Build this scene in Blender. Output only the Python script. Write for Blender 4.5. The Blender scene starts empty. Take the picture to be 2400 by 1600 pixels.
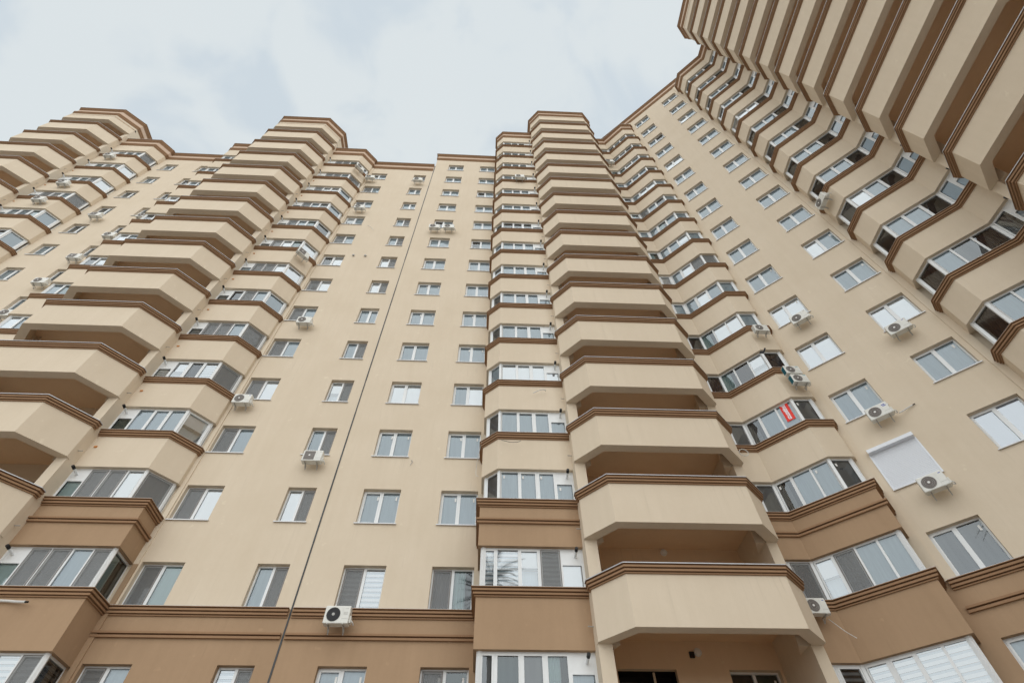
import bpy, math, random
from mathutils import Vector, Matrix
random.seed(7)
scene = bpy.context.scene
COL = scene.collection
rad = math.radians

# ------------------------------------------------------------------ camera
# world: x runs along the main facade, y away from the camera, z up, z = 0 at the camera, ground at -1.6
GROUND = -1.6
def camera():
    f, yaw, pitch, roll = 1214.0, rad(3.29075), rad(52.63734), rad(-.78160)
    cy, sy, cp, sp = math.cos(yaw), math.sin(yaw), math.cos(pitch), math.sin(pitch)
    w = Vector((sy*cp, cy*cp, sp)); r = Vector((cy, -sy, 0)); u = r.cross(w)
    cr, sr = math.cos(roll), math.sin(roll)
    r2 = r*cr + u*sr; u2 = u*cr - r*sr
    cam = bpy.data.cameras.new('camera'); o = bpy.data.objects.new('camera', cam); COL.objects.link(o)
    cam.sensor_width = 36; cam.lens = 36*f/2400; cam.clip_end = 2000; cam.clip_start = .05
    m = Matrix((( r2.x, u2.x, -w.x, 0), (r2.y, u2.y, -w.y, 0), (r2.z, u2.z, -w.z, 0), (0, 0, 0, 1)))
    o.matrix_world = m
    scene.camera = o
camera()

# ------------------------------------------------------------------ sky, sun, exposure
SUN_EL, SUN_AZ = rad(52), rad(172)     # azimuth clockwise from +y: behind the camera
def world():
    w = bpy.data.worlds.new('World'); scene.world = w; w.use_nodes = True
    nt = w.node_tree; N = nt.nodes; L = nt.links; N.clear()
    out = N.new('ShaderNodeOutputWorld'); bg = N.new('ShaderNodeBackground')
    sky = N.new('ShaderNodeTexSky'); sky.sky_type = 'NISHITA'; sky.sun_disc = False
    sky.sun_elevation = SUN_EL; sky.sun_rotation = SUN_AZ; sky.altitude = 50
    sky.air_density = 1.0; sky.dust_density = 1.5; sky.ozone_density = 1.2
    tc = N.new('ShaderNodeTexCoord')
    mp = N.new('ShaderNodeMapping'); mp.inputs['Scale'].default_value = (3.2, 3.2, 2.4)
    n1 = N.new('ShaderNodeTexNoise'); n1.inputs['Scale'].default_value = 2.3; n1.inputs['Detail'].default_value = 4; n1.inputs['Roughness'].default_value = .48
    n1.inputs['Distortion'].default_value = .35
    rp = N.new('ShaderNodeValToRGB'); rp.color_ramp.elements[0].position = .34; rp.color_ramp.elements[1].position = .54
    rp.color_ramp.elements[0].color = (.58, .58, .58, 1); rp.color_ramp.elements[1].color = (1, 1, 1, 1)
    rp.color_ramp.interpolation = 'EASE'
    n2 = N.new('ShaderNodeTexNoise'); n2.inputs['Scale'].default_value = .9; n2.inputs['Detail'].default_value = 3
    cl = N.new('ShaderNodeMix'); cl.data_type = 'RGBA'
    cl.inputs[6].default_value = (4.00, 4.36, 4.56, 1); cl.inputs[7].default_value = (4.24, 4.53, 4.63, 1)   # cloud, thinner / thicker
    mx = N.new('ShaderNodeMix'); mx.data_type = 'RGBA'
    th = N.new('ShaderNodeMix'); th.data_type = 'RGBA'; th.inputs[0].default_value = .72; th.inputs[7].default_value = (3.40, 4.05, 4.50, 1)   # thin veil over blue
    L.new(tc.outputs['Generated'], mp.inputs['Vector']); L.new(mp.outputs[0], n1.inputs['Vector']); L.new(mp.outputs[0], n2.inputs['Vector'])
    L.new(n1.outputs['Fac'], rp.inputs['Fac']); L.new(n2.outputs['Fac'], cl.inputs[0])
    L.new(rp.outputs['Color'], mx.inputs[0]); L.new(sky.outputs[0], th.inputs[6]); L.new(th.outputs[2], mx.inputs[6]); L.new(cl.outputs[2], mx.inputs[7])
    L.new(mx.outputs[2], bg.inputs['Color']); bg.inputs['Strength'].default_value = .10
    L.new(bg.outputs[0], out.inputs['Surface'])
world()
def sun():
    l = bpy.data.lights.new('sun', 'SUN'); l.energy = 1.5; l.angle = rad(120); l.color = (1, .965, .91)
    o = bpy.data.objects.new('sun', l); COL.objects.link(o)
    d = Vector((math.sin(SUN_AZ)*math.cos(SUN_EL), math.cos(SUN_AZ)*math.cos(SUN_EL), math.sin(SUN_EL)))
    o.rotation_euler = d.to_track_quat('Z', 'Y').to_euler()
sun()
vs = scene.view_settings
scene.display_settings.display_device = 'sRGB'
vs.view_transform = 'Standard'; vs.look = 'None'; vs.gamma = 1; vs.use_curve_mapping = False
vs.exposure = .79
scene.cycles.use_denoising = True
scene.cycles.max_bounces = 8; scene.cycles.diffuse_bounces = 7; scene.cycles.glossy_bounces = 3
scene.cycles.transparent_max_bounces = 10; scene.cycles.caustics_reflective = False; scene.cycles.caustics_refractive = False

# ------------------------------------------------------------------ materials
MATS = {}
def newmat(name):
    m = bpy.data.materials.new(name); m.use_nodes = True; MATS[name] = m
    return m, m.node_tree.nodes, m.node_tree.links, m.node_tree.nodes['Principled BSDF']
def setspec(b, v):
    b.inputs['Specular IOR Level'].default_value = v
def plaster(name, col, col2, grain=.35, stain=.5):
    """painted render: slow mottling, faint rain streaks, sandy grain"""
    m, N, L, b = newmat(name)
    tc = N.new('ShaderNodeTexCoord')
    a = N.new('ShaderNodeTexNoise'); a.inputs['Scale'].default_value = .55; a.inputs['Detail'].default_value = 5; a.inputs['Roughness'].default_value = .6
    mpv = N.new('ShaderNodeMapping'); mpv.inputs['Scale'].default_value = (2.6, 2.6, .22)
    s = N.new('ShaderNodeTexNoise'); s.inputs['Scale'].default_value = 1.6; s.inputs['Detail'].default_value = 4
    f = N.new('ShaderNodeTexNoise'); f.inputs['Scale'].default_value = 9; f.inputs['Detail'].default_value = 6; f.inputs['Roughness'].default_value = .7
    g = N.new('ShaderNodeTexNoise'); g.inputs['Scale'].default_value = 130; g.inputs['Detail'].default_value = 2
    for n in (a, f, g): L.new(tc.outputs['Object'], n.inputs['Vector'])
    L.new(tc.outputs['Object'], mpv.inputs['Vector']); L.new(mpv.outputs[0], s.inputs['Vector'])
    m1 = N.new('ShaderNodeMath'); m1.operation = 'MULTIPLY_ADD'; m1.inputs[1].default_value = stain
    m2 = N.new('ShaderNodeMath'); m2.operation = 'MULTIPLY_ADD'; m2.inputs[1].default_value = .35
    L.new(s.outputs['Fac'], m1.inputs[0]); L.new(a.outputs['Fac'], m1.inputs[2])
    L.new(f.outputs['Fac'], m2.inputs[0]); L.new(m1.outputs[0], m2.inputs[2])
    oi = N.new('ShaderNodeObjectInfo'); m3 = N.new('ShaderNodeMath'); m3.operation = 'MULTIPLY_ADD'; m3.inputs[1].default_value = .22; m3.inputs[2].default_value = -.11
    m4 = N.new('ShaderNodeMath'); m4.operation = 'ADD'
    L.new(oi.outputs['Random'], m3.inputs[0]); L.new(m3.outputs[0], m4.inputs[0])
    mr = N.new('ShaderNodeMapRange'); c = .5*(1+stain+.35)
    mr.inputs['From Min'].default_value = c-.36; mr.inputs['From Max'].default_value = c+.36
    L.new(m2.outputs[0], m4.inputs[1]); L.new(m4.outputs[0], mr.inputs['Value'])
    mx = N.new('ShaderNodeMix'); mx.data_type = 'RGBA'
    mx.inputs[6].default_value = (*col2, 1); mx.inputs[7].default_value = (*col, 1)
    L.new(mr.outputs[0], mx.inputs[0])
    # thin dirty runs and small repaired spots
    mps = N.new('ShaderNodeMapping'); mps.inputs['Scale'].default_value = (9, 9, .35)
    ns = N.new('ShaderNodeTexNoise'); ns.inputs['Scale'].default_value = 1.3; ns.inputs['Detail'].default_value = 5; ns.inputs['Roughness'].default_value = .65
    L.new(tc.outputs['Object'], mps.inputs[0]); L.new(mps.outputs[0], ns.inputs['Vector'])
    rs = N.new('ShaderNodeMapRange'); rs.inputs['From Min'].default_value = .56; rs.inputs['From Max'].default_value = .78; rs.inputs['To Max'].default_value = .5
    gate = N.new('ShaderNodeMapRange'); gate.inputs['From Min'].default_value = .48; gate.inputs['From Max'].default_value = .68
    L.new(ns.outputs['Fac'], rs.inputs['Value']); L.new(a.outputs['Fac'], gate.inputs['Value'])
    gm = N.new('ShaderNodeMath'); gm.operation = 'MULTIPLY'; L.new(rs.outputs[0], gm.inputs[0]); L.new(gate.outputs[0], gm.inputs[1])
    mxs = N.new('ShaderNodeMix'); mxs.data_type = 'RGBA'; mxs.inputs[7].default_value = (*[c_*k_ for c_, k_ in zip(col2, (.72, .72, .70))], 1)
    L.new(gm.outputs[0], mxs.inputs[0]); L.new(mx.outputs[2], mxs.inputs[6])
    vo = N.new('ShaderNodeTexNoise'); vo.inputs['Scale'].default_value = 3.1; vo.inputs['Detail'].default_value = 2; L.new(tc.outputs['Object'], vo.inputs['Vector'])
    rv = N.new('ShaderNodeMapRange'); rv.inputs['From Min'].default_value = .70; rv.inputs['From Max'].default_value = .76; rv.inputs['To Max'].default_value = .35
    L.new(vo.outputs['Fac'], rv.inputs['Value'])
    mxv = N.new('ShaderNodeMix'); mxv.data_type = 'RGBA'; mxv.inputs[7].default_value = (*[min(.8, c_*1.18) for c_ in col], 1)
    L.new(rv.outputs[0], mxv.inputs[0]); L.new(mxs.outputs[2], mxv.inputs[6]); L.new(mxv.outputs[2], b.inputs['Base Color'])
    bp = N.new('ShaderNodeBump'); bp.inputs['Strength'].default_value = grain; bp.inputs['Distance'].default_value = .006
    ad = N.new('ShaderNodeMath'); ad.operation = 'MULTIPLY_ADD'; ad.inputs[1].default_value = .6
    L.new(g.outputs['Fac'], ad.inputs[0]); L.new(f.outputs['Fac'], ad.inputs[2]); L.new(ad.outputs[0], bp.inputs['Height'])
    L.new(bp.outputs[0], b.inputs['Normal'])
    b.inputs['Roughness'].default_value = .92; setspec(b, .15)
    return m
CREAM = plaster('cream_plaster', (.705, .607, .482), (.635, .537, .412))
BROWN = plaster('brown_plaster', (.420, .287, .183), (.355, .240, .150), stain=.6)
TRIM = plaster('brown_trim', (.340, .210, .125), (.285, .172, .100), grain=.2)
TAN = plaster('tan_loggia_plaster', (.77, .59, .41), (.71, .53, .36))
PEACH = plaster('peach_frieze', (.60, .46, .36), (.54, .41, .315), grain=.2)
def simple(name, col, rough=.5, spec=.4, metal=0, noise=0, scale=20):
    m, N, L, b = newmat(name)
    b.inputs['Base Color'].default_value = (*col, 1); b.inputs['Roughness'].default_value = rough; setspec(b, spec)
    b.inputs['Metallic'].default_value = metal
    if noise:
        tc = N.new('ShaderNodeTexCoord'); n = N.new('ShaderNodeTexNoise'); n.inputs['Scale'].default_value = scale; n.inputs['Detail'].default_value = 5
        L.new(tc.outputs['Object'], n.inputs['Vector'])
        mx = N.new('ShaderNodeMix'); mx.data_type = 'RGBA'
        mx.inputs[6].default_value = (*[c*(1-noise) for c in col], 1); mx.inputs[7].default_value = (*[min(1, c*(1+noise*.4)) for c in col], 1)
        L.new(n.outputs['Fac'], mx.inputs[0]); L.new(mx.outputs[2], b.inputs['Base Color'])
    return m
PVC = simple('white_pvc', (.78, .80, .81), .35, .4, noise=.08, scale=6)
FLASH = simple('galvanised_flashing', (.52, .54, .57), .35, .5, metal=.25, noise=.2, scale=4)
SILLM = simple('painted_sill', (.74, .76, .79), .4, .4)
METALD = simple('dark_metal', (.05, .05, .055), .45, .4)
ACW = simple('ac_white_enamel', (.74, .74, .70), .4, .4, noise=.12, scale=5)
ACG = simple('ac_grey_panel', (.42, .42, .40), .5, .3)
GRILL = simple('fan_grille', (.175, .155, .145), .6, .3)
GRILLB = simple('black_fan_grille', (.012, .012, .014), .45, .4)
HUB = simple('fan_hub', (.75, .75, .73), .4, .4)
TEAL = simple('teal_side_panel', (.01, .10, .13), .5, .3)
STEEL = simple('galvanised_steel', (.45, .44, .42), .5, .4, metal=.2, noise=.3)
BLACK = simple('black_rubber', (.012, .012, .012), .5, .3)
CORDW = simple('white_hose', (.70, .70, .68), .5, .3, noise=.25, scale=30)
ORANGE = simple('orange_cap', (.55, .22, .06), .6, .3)
STICK = simple('paper_sticker', (.80, .80, .78), .7, .2)
RED = simple('red_banner', (.80, .045, .03), .55, .3)
INK = simple('white_ink', (.82, .84, .9), .6, .2)
BLUEI = simple('blue_print', (.10, .14, .45), .5, .3)
TEALI = simple('teal_print', (.0, .32, .42), .5, .3)
SHUT = simple('roller_shutter_enamel', (.76, .79, .84), .4, .4)
ASPH = simple('asphalt', (.31, .29, .265), .9, .2, noise=.25, scale=.8)
CONC = simple('roof_concrete', (.35, .33, .30), .9, .2, noise=.2, scale=1)
LAMPW = simple('lamp_opal', (.72, .72, .70), .35, .4)
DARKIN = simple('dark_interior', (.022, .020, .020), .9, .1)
JOINT = simple('joint_strip_metal', (.06, .063, .066), .45, .5, metal=.4, noise=.8, scale=1.2)
# fabrics and blinds seen through the glass
def fabric(name, col, col2, vertical=True, scale=22):
    m, N, L, b = newmat(name)
    tc = N.new('ShaderNodeTexCoord'); mp = N.new('ShaderNodeMapping')
    mp.inputs['Scale'].default_value = (1, 1, .06) if vertical else (.1, .1, 1)
    n = N.new('ShaderNodeTexNoise'); n.inputs['Scale'].default_value = scale; n.inputs['Detail'].default_value = 3
    L.new(tc.outputs['Object'], mp.inputs[0]); L.new(mp.outputs[0], n.inputs['Vector'])
    mr = N.new('ShaderNodeMapRange'); mr.inputs['From Min'].default_value = .3; mr.inputs['From Max'].default_value = .7
    mx = N.new('ShaderNodeMix'); mx.data_type = 'RGBA'; mx.inputs[6].default_value = (*col2, 1); mx.inputs[7].default_value = (*col, 1)
    L.new(n.outputs['Fac'], mr.inputs['Value']); L.new(mr.outputs[0], mx.inputs[0]); L.new(mx.outputs[2], b.inputs['Base Color'])
    b.inputs['Roughness'].default_value = .9; setspec(b, .1)
    return m
FAB = {
 'pale': fabric('pale_voile', (.47, .57, .63), (.41, .50, .56)),
 'white': fabric('white_roller_blind', (.90, .92, .92), (.87, .89, .89)),
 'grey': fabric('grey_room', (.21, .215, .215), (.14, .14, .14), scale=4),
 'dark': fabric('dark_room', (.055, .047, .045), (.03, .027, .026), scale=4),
 'purple': fabric('mauve_curtain', (.13, .095, .10), (.05, .035, .04), scale=14),
 'brown': fabric('brown_curtain', (.085, .055, .05), (.06, .04, .038), scale=14),
 'blue': fabric('blue_white_blind', (.50, .54, .68), (.47, .51, .64)),
 'green': fabric('green_screen', (.03, .06, .05), (.012, .03, .025), scale=9),
 'aqua': fabric('aqua_voile', (.38, .52, .52), (.34, .46, .46)),
}
def glass(name, tint, base_r, ior):
    """window pane: mirror reflection by Fresnel over clear glass"""
    m, N, L, b = newmat(name); N.remove(b)
    out = N['Material Output']
    gl = N.new('ShaderNodeBsdfGlossy'); gl.inputs['Roughness'].default_value = .015; gl.inputs['Color'].default_value = (.88, .95, 1, 1)
    tr = N.new('ShaderNodeBsdfTransparent'); tr.inputs['Color'].default_value = (*tint, 1)
    fr = N.new('ShaderNodeFresnel'); fr.inputs['IOR'].default_value = ior
    ad = N.new('ShaderNodeMath'); ad.operation = 'ADD'; ad.use_clamp = True; ad.inputs[1].default_value = base_r
    mx = N.new('ShaderNodeMixShader')
    tc = N.new('ShaderNodeTexCoord'); n = N.new('ShaderNodeTexNoise'); n.inputs['Scale'].default_value = 1.1; n.inputs['Detail'].default_value = 1
    bp = N.new('ShaderNodeBump'); bp.inputs['Strength'].default_value = .06; bp.inputs['Distance'].default_value = .02
    L.new(tc.outputs['Object'], n.inputs['Vector']); L.new(n.outputs['Fac'], bp.inputs['Height'])
    L.new(bp.outputs[0], gl.inputs['Normal'])
    L.new(fr.outputs[0], ad.inputs[0]); L.new(ad.outputs[0], mx.inputs[0]); L.new(tr.outputs[0], mx.inputs[1]); L.new(gl.outputs[0], mx.inputs[2])
    L.new(mx.outputs[0], out.inputs['Surface'])
    return m
GLASS = glass('window_glass', (.97, .985, .99), .08, 1.5)
GLASSW = glass('brightened_window_glass', (.98, .99, 1), .27, 1.5)  # extra mirror reflectance added to brighten underlit white blinds, no real coating
def glass_for(kind): return GLASSW if kind in ('white', 'zebra', 'blue', 'half') else GLASS
def screen(name):
    m, N, L, b = newmat(name)
    out = N['Material Output']
    tr = N.new('ShaderNodeBsdfTransparent'); mx = N.new('ShaderNodeMixShader'); mx.inputs[0].default_value = .52
    b.inputs['Base Color'].default_value = (.25, .255, .255, 1); b.inputs['Roughness'].default_value = .8
    L.new(tr.outputs[0], mx.inputs[1]); L.new(b.outputs[0], mx.inputs[2]); L.new(mx.outputs[0], out.inputs['Surface'])
    return m
SCREEN = screen('insect_mesh')
SCRF = simple('screen_frame_brown', (.20, .18, .17), .5, .3)

# ------------------------------------------------------------------ mesh helpers
class MB:
    """collects faces with material slots"""
    def __init__(s): s.v = []; s.f = []; s.m = []; s.mats = []; s.w = {}
    def mi(s, mat):
        if mat not in s.mats: s.mats.append(mat)
        return s.mats.index(mat)
    def face(s, pts, mat):
        idx = []
        for p in pts:
            k = (round(p[0], 4), round(p[1], 4), round(p[2], 4))
            if k not in s.w: s.w[k] = len(s.v); s.v.append(tuple(p))
            idx.append(s.w[k])
        if len(set(idx)) > 2: s.f.append(tuple(dict.fromkeys(idx))); s.m.append(s.mi(mat))
    def box(s, x0, x1, y0, y1, z0, z1, mat, bevel=0):
        P = [(x0,y0,z0),(x1,y0,z0),(x1,y1,z0),(x0,y1,z0),(x0,y0,z1),(x1,y0,z1),(x1,y1,z1),(x0,y1,z1)]
        s.hexa(P, mat)
    def hexa(s, P, mat):
        b = len(s.v); s.v += [tuple(p) for p in P]; k = s.mi(mat)
        for q in ((3,2,1,0),(4,5,6,7),(0,1,5,4),(1,2,6,5),(2,3,7,6),(3,0,4,7)):
            s.f.append(tuple(b+i for i in q)); s.m.append(k)
    def bar(s, a, c, w, d, mat, up=(0,0,1)):
        """square bar from a to c"""
        a = Vector(a); c = Vector(c); t = (c-a).normalized(); u = Vector(up)
        if abs(t.dot(u)) > .95: u = Vector((0,1,0))
        r = t.cross(u).normalized()*w/2; q = r.cross(t).normalized()*d/2
        s.hexa([a-r-q, a+r-q, a+r+q, a-r+q, c-r-q, c+r-q, c+r+q, c-r+q], mat)
    def tube(s, pts, r, mat, n=8, caps=True):
        pts = [Vector(p) for p in pts]; rings = []; k = s.mi(mat); pr = None
        for i, p in enumerate(pts):
            t = (pts[min(i+1, len(pts)-1)]-pts[max(i-1, 0)]).normalized()
            if pr is None:
                u = Vector((0,0,1)) if abs(t.z) < .9 else Vector((1,0,0)); pr = t.cross(u).normalized()
            pr = (pr - t*pr.dot(t)).normalized(); q = t.cross(pr); b = len(s.v); rings.append(b)
            for j in range(n):
                a = 2*math.pi*j/n; s.v.append(tuple(p+(pr*math.cos(a)+q*math.sin(a))*(r if not isinstance(r, (list, tuple)) else r[i])))
        for i in range(len(pts)-1):
            for j in range(n):
                s.f.append((rings[i]+j, rings[i]+(j+1)%n, rings[i+1]+(j+1)%n, rings[i+1]+j)); s.m.append(k)
        if caps:
            s.f.append(tuple(rings[0]+j for j in range(n))); s.m.append(k)
            s.f.append(tuple(rings[-1]+j for j in reversed(range(n)))); s.m.append(k)
    def disc(s, c, r, y, mat, n=24, ax='y'):
        b = [(c[0]+r*math.cos(2*math.pi*i/n), y, c[1]+r*math.sin(2*math.pi*i/n)) for i in range(n)]
        s.face(b, mat)
    def mesh(s, name):
        me = bpy.data.meshes.new(name); me.from_pydata(s.v, [], s.f)
        for m in s.mats: me.materials.append(m)
        me.polygons.foreach_set('material_index', s.m); me.update()
        return me
WORLD_LOC = {}
def link(name, data, parent=None, loc=(0,0,0), rot=0):
    """loc is in world space; parents are never rotated unless stated"""
    o = bpy.data.objects.new(name, data); COL.objects.link(o)
    if parent is not None:
        o.parent = parent; p = WORLD_LOC[parent.name]; o.location = (loc[0]-p[0], loc[1]-p[1], loc[2]-p[2])
    else: o.location = loc
    o.rotation_euler = (0, 0, rot)
    WORLD_LOC[o.name] = tuple(loc)
    return o
def child(name, data, parent, loc=(0,0,0), rot=0):
    """loc in the parent's own space"""
    o = bpy.data.objects.new(name, data); COL.objects.link(o); o.parent = parent; o.location = loc; o.rotation_euler = (0,0,rot)
    return o
def empty(name, loc, label, cat, group=None, rot=0):
    o = bpy.data.objects.new(name, None); COL.objects.link(o); o.location = loc; o.empty_display_size = .3
    o.rotation_euler = (0,0,rot); WORLD_LOC[o.name] = tuple(loc)
    o['label'] = label; o['category'] = cat
    if group: o['group'] = group
    return o
def offset(poly, d):
    """offset an open polyline to its right-hand side (outward) by d, mitred"""
    P = [Vector(p) for p in poly]; out = []
    nrm = []
    for a, b in zip(P, P[1:]):
        t = (b-a).normalized(); nrm.append(Vector((t.y, -t.x)))
    for i, p in enumerate(P):
        if i == 0: o = nrm[0]*d
        elif i == len(P)-1: o = nrm[-1]*d
        else:
            n = (nrm[i-1]+nrm[i]).normalized(); o = n*(d/max(.3, n.dot(nrm[i])))
        out.append((p.x+o.x, p.y+o.y))
    return out
def loft(mb, poly, prof, mat, caps=True):
    """sweep the profile [(d, z)...] along the polyline"""
    lines = [(offset(poly, d), z) for d, z in prof]
    for (a, za), (b, zb) in zip(lines, lines[1:]):
        for i in range(len(poly)-1):
            mb.face([(*a[i], za), (*a[i+1], za), (*b[i+1], zb), (*b[i], zb)], mat)
    if caps:
        for e in (0, -1):
            q = [(*l[e], z) for l, z in lines]
            mb.face(q if e else q[::-1], mat)
def wallstrip(mb, poly, z0, z1, mat):
    for a, b in zip(poly, poly[1:]):
        mb.face([(*a, z0), (*b, z0), (*b, z1), (*a, z1)], mat)
def prism(mb, foot, z0, z1, mat):
    wallstrip(mb, foot+[foot[0]], z0, z1, mat)
    mb.face([(*p, z0) for p in foot][::-1], mat); mb.face([(*p, z1) for p in foot], mat)
# stepped mouldings, depths measured from the apron face
def mould3(zt): return [(-.06, zt), (.140, zt), (.140, zt-.018), (.060, zt-.020), (.060, zt-.048), (.115, zt-.052), (.115, zt-.112), (.035, zt-.114), (.035, zt-.144), (.085, zt-.148), (.085, zt-.205), (.010, zt-.207), (.010, zt-.228), (.045, zt-.232), (.045, zt-.262), (0, zt-.264), (-.06, zt-.264)]
def mould2(zt): return [(-.03, zt), (.100, zt), (.100, zt-.058), (.006, zt-.060), (.006, zt-.090), (.070, zt-.094), (.070, zt-.160), (0, zt-.162), (-.03, zt-.162)]
def cornice_top(zt): return [(-.06, zt), (.17, zt), (.17, zt-.06), (.125, zt-.075), (.125, zt-.20), (.085, zt-.215), (.085, zt-.30), (.05, zt-.315), (.05, zt-.42), (-.02, zt-.43)]
def cornice_low(zt): return [(-.02, zt), (.10, zt), (.10, zt-.13), (.06, zt-.145), (.06, zt-.28), (.025, zt-.295), (.025, zt-.40), (-.02, zt-.41)]

SA, SB = 4.66, 4.40             # window sill heights (level 0) on the main facade and on the angled wing
WIN = 1.45
def add_fascia(parent, poly, R, off=(0,0,0)):
    mb = MB(); loft(mb, poly, cornice_top(R), TRIM); loft(mb, poly, cornice_low(R-.97), TRIM)
    link('cornice', mb.mesh('cornice'), parent)
    mb = MB(); loft(mb, poly, [(-.02, R-.44), (.035, R-.44), (.035, R-.965), (-.02, R-.965)], PEACH)
    link('frieze', mb.mesh('frieze'), parent)
    mb = MB(); loft(mb, poly, [(-.3, R+.012), (.185, R+.012), (.185, R-.012), (.172, R-.012), (.172, R+.002), (-.3, R+.002)], FLASH)
    link('metal_flashing', mb.mesh('metal_flashing'), parent)

# ------------------------------------------------------------------ walls with window openings
REVEAL = .17
def wall_mesh(name, frame, s0, s1, z0, z1, holes, mat, reveal_mat=None, depth=REVEAL):
    """frame = (ox, oy, angle). holes = [(sa, sb, za, zb)]"""
    ox, oy, ang = frame; c, sn = math.cos(ang), math.sin(ang)
    def W(s, d, z): return (ox+s*c-d*sn*-1*-1, oy+s*sn+d*c*-1*-1, z) if False else (ox+s*c-d*sn, oy+s*sn+d*c, z)
    mb = MB(); rm = reveal_mat or mat
    holes = [h for h in holes if h[1] > s0 and h[0] < s1 and h[3] > z0 and h[2] < z1]
    S = sorted(set([s0, s1]+[v for h in holes for v in h[:2]])); Z = sorted(set([z0, z1]+[v for h in holes for v in h[2:]]))
    S = [v for v in S if s0 <= v <= s1]; Z = [v for v in Z if z0 <= v <= z1]
    for za, zb in zip(Z, Z[1:]):
        run = None
        for sa, sb in zip(S, S[1:]):
            ms, mz = (sa+sb)/2, (za+zb)/2
            hole = any(h[0] < ms < h[1] and h[2] < mz < h[3] for h in holes)
            if hole:
                if run: mb.face([W(run[0],0,za), W(run[1],0,za), W(run[1],0,zb), W(run[0],0,zb)], mat)
                run = None
            else: run = (run[0], sb) if run else (sa, sb)
        if run: mb.face([W(run[0],0,za), W(run[1],0,za), W(run[1],0,zb), W(run[0],0,zb)], mat)
    for a, b, p, q in holes:
        p = max(p, z0); q2 = min(q, z1)
        if q2 <= p: continue
        mb.face([W(a,0,p), W(a,depth,p), W(a,depth,q2), W(a,0,q2)], rm)
        mb.face([W(b,depth,p), W(b,0,p), W(b,0,q2), W(b,depth,q2)], rm)
        if q <= z1: mb.face([W(a,0,q), W(a,depth,q), W(b,depth,q), W(b,0,q)], rm)
        mb.face([W(a,depth,p), W(a,0,p), W(b,0,p), W(b,depth,p)], rm)
    return mb.mesh(name)

# ------------------------------------------------------------------ windows (local: x along the wall, -y outward, z up)
CACHE = {}
def cached(key, fn):
    if key not in CACHE: CACHE[key] = fn()
    return CACHE[key]
def frame_mesh(w, h, split, sash):
    def f():
        mb = MB(); y0, y1 = REVEAL, REVEAL+.07; b = .055
        mb.box(0, w, y0, y1, 0, b, PVC); mb.box(0, w, y0, y1, h-b, h, PVC)
        mb.box(0, b, y0, y1, b, h-b, PVC); mb.box(w-b, w, y0, y1, b, h-b, PVC)
        m = w*split; mb.box(m-.045, m+.045, y0-.004, y1, b, h-b, PVC)
        spans = [(b, m-.045), (m+.045, w-b)]
        for i, (a, c) in enumerate(spans):
            if i in sash:
                t = .045; ya, yb = y0-.012, y1-.01
                mb.box(a-.01, c+.01, ya, yb, b-.01, b+t, PVC); mb.box(a-.01, c+.01, ya, yb, h-b-t, h-b+.01, PVC)
                mb.box(a-.01, a+t, ya, yb, b+t, h-b-t, PVC); mb.box(c-t, c+.01, ya, yb, b+t, h-b-t, PVC)
        return mb.mesh('window_frame')
    return cached(('frame', w, h, split, sash), f)
def quad_mesh(name, x0, x1, y, z0, z1, mat):
    def f():
        mb = MB(); mb.face([(x0,y,z0),(x1,y,z0),(x1,y,z1),(x0,y,z1)], mat); return mb.mesh(name)
    return cached((name, round(x0,4), round(x1,4), round(y,4), round(z0,4), round(z1,4), mat.name), f)
def blind_faces(mb, x0, x1, y, z0, z1, kind):
    """what hangs behind a pane"""
    h = z1-z0
    if kind == 'zebra':
        n = 9; st = h/n
        for i in range(n):
            a = z1-i*st
            mb.face([(x0,y,a-st*.56),(x1,y,a-st*.56),(x1,y,a),(x0,y,a)], FAB['white'])
            mb.face([(x0,y+.03,a-st),(x1,y+.03,a-st),(x1,y+.03,a-st*.56),(x0,y+.03,a-st*.56)], FAB['pale'])
    elif kind == 'zebrad':
        n = 9; st = h/n
        for i in range(n):
            a = z1-i*st
            mb.face([(x0,y,a-st*.5),(x1,y,a-st*.5),(x1,y,a),(x0,y,a)], FAB['grey'])
            mb.face([(x0,y+.03,a-st),(x1,y+.03,a-st),(x1,y+.03,a-st*.5),(x0,y+.03,a-st*.5)], FAB['dark'])
    elif kind in ('half', 'halfd'):
        k = z0+h*.55
        mb.face([(x0,y,k),(x1,y,k),(x1,y,z1),(x0,y,z1)], FAB['white'])
        mb.face([(x0,y+.2,z0),(x1,y+.2,z0),(x1,y+.2,k),(x0,y+.2,k)], FAB['pale' if kind == 'half' else 'dark'])
    elif kind in ('drape', 'draped'):
        # folded curtain drawn to one side, dark room beside it
        n = 9; xe = x0+(x1-x0)*.62; F = FAB['aqua' if kind == 'drape' else 'grey']
        for i in range(n):
            a = x0+(xe-x0)*i/n; b = x0+(xe-x0)*(i+1)/n; ya = y+(.05 if i % 2 else 0); yb = y+(0 if i % 2 else .05)
            mb.face([(a,ya,z0),(b,yb,z0),(b,yb,z1),(a,ya,z1)], F)
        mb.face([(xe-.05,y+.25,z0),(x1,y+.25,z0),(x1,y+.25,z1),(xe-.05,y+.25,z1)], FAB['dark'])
    elif kind == 'purple' or kind == 'brown':
        n = 10
        for i in range(n):
            a = x0+(x1-x0)*i/n; b = x0+(x1-x0)*(i+1)/n; ya = y+(.05 if i % 2 else 0); yb = y+(0 if i % 2 else .05)
            mb.face([(a,ya,z0),(b,yb,z0),(b,yb,z1),(a,ya,z1)], FAB[kind])
    else:
        mb.face([(x0,y,z0),(x1,y,z0),(x1,y,z1),(x0,y,z1)], FAB[kind])
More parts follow.
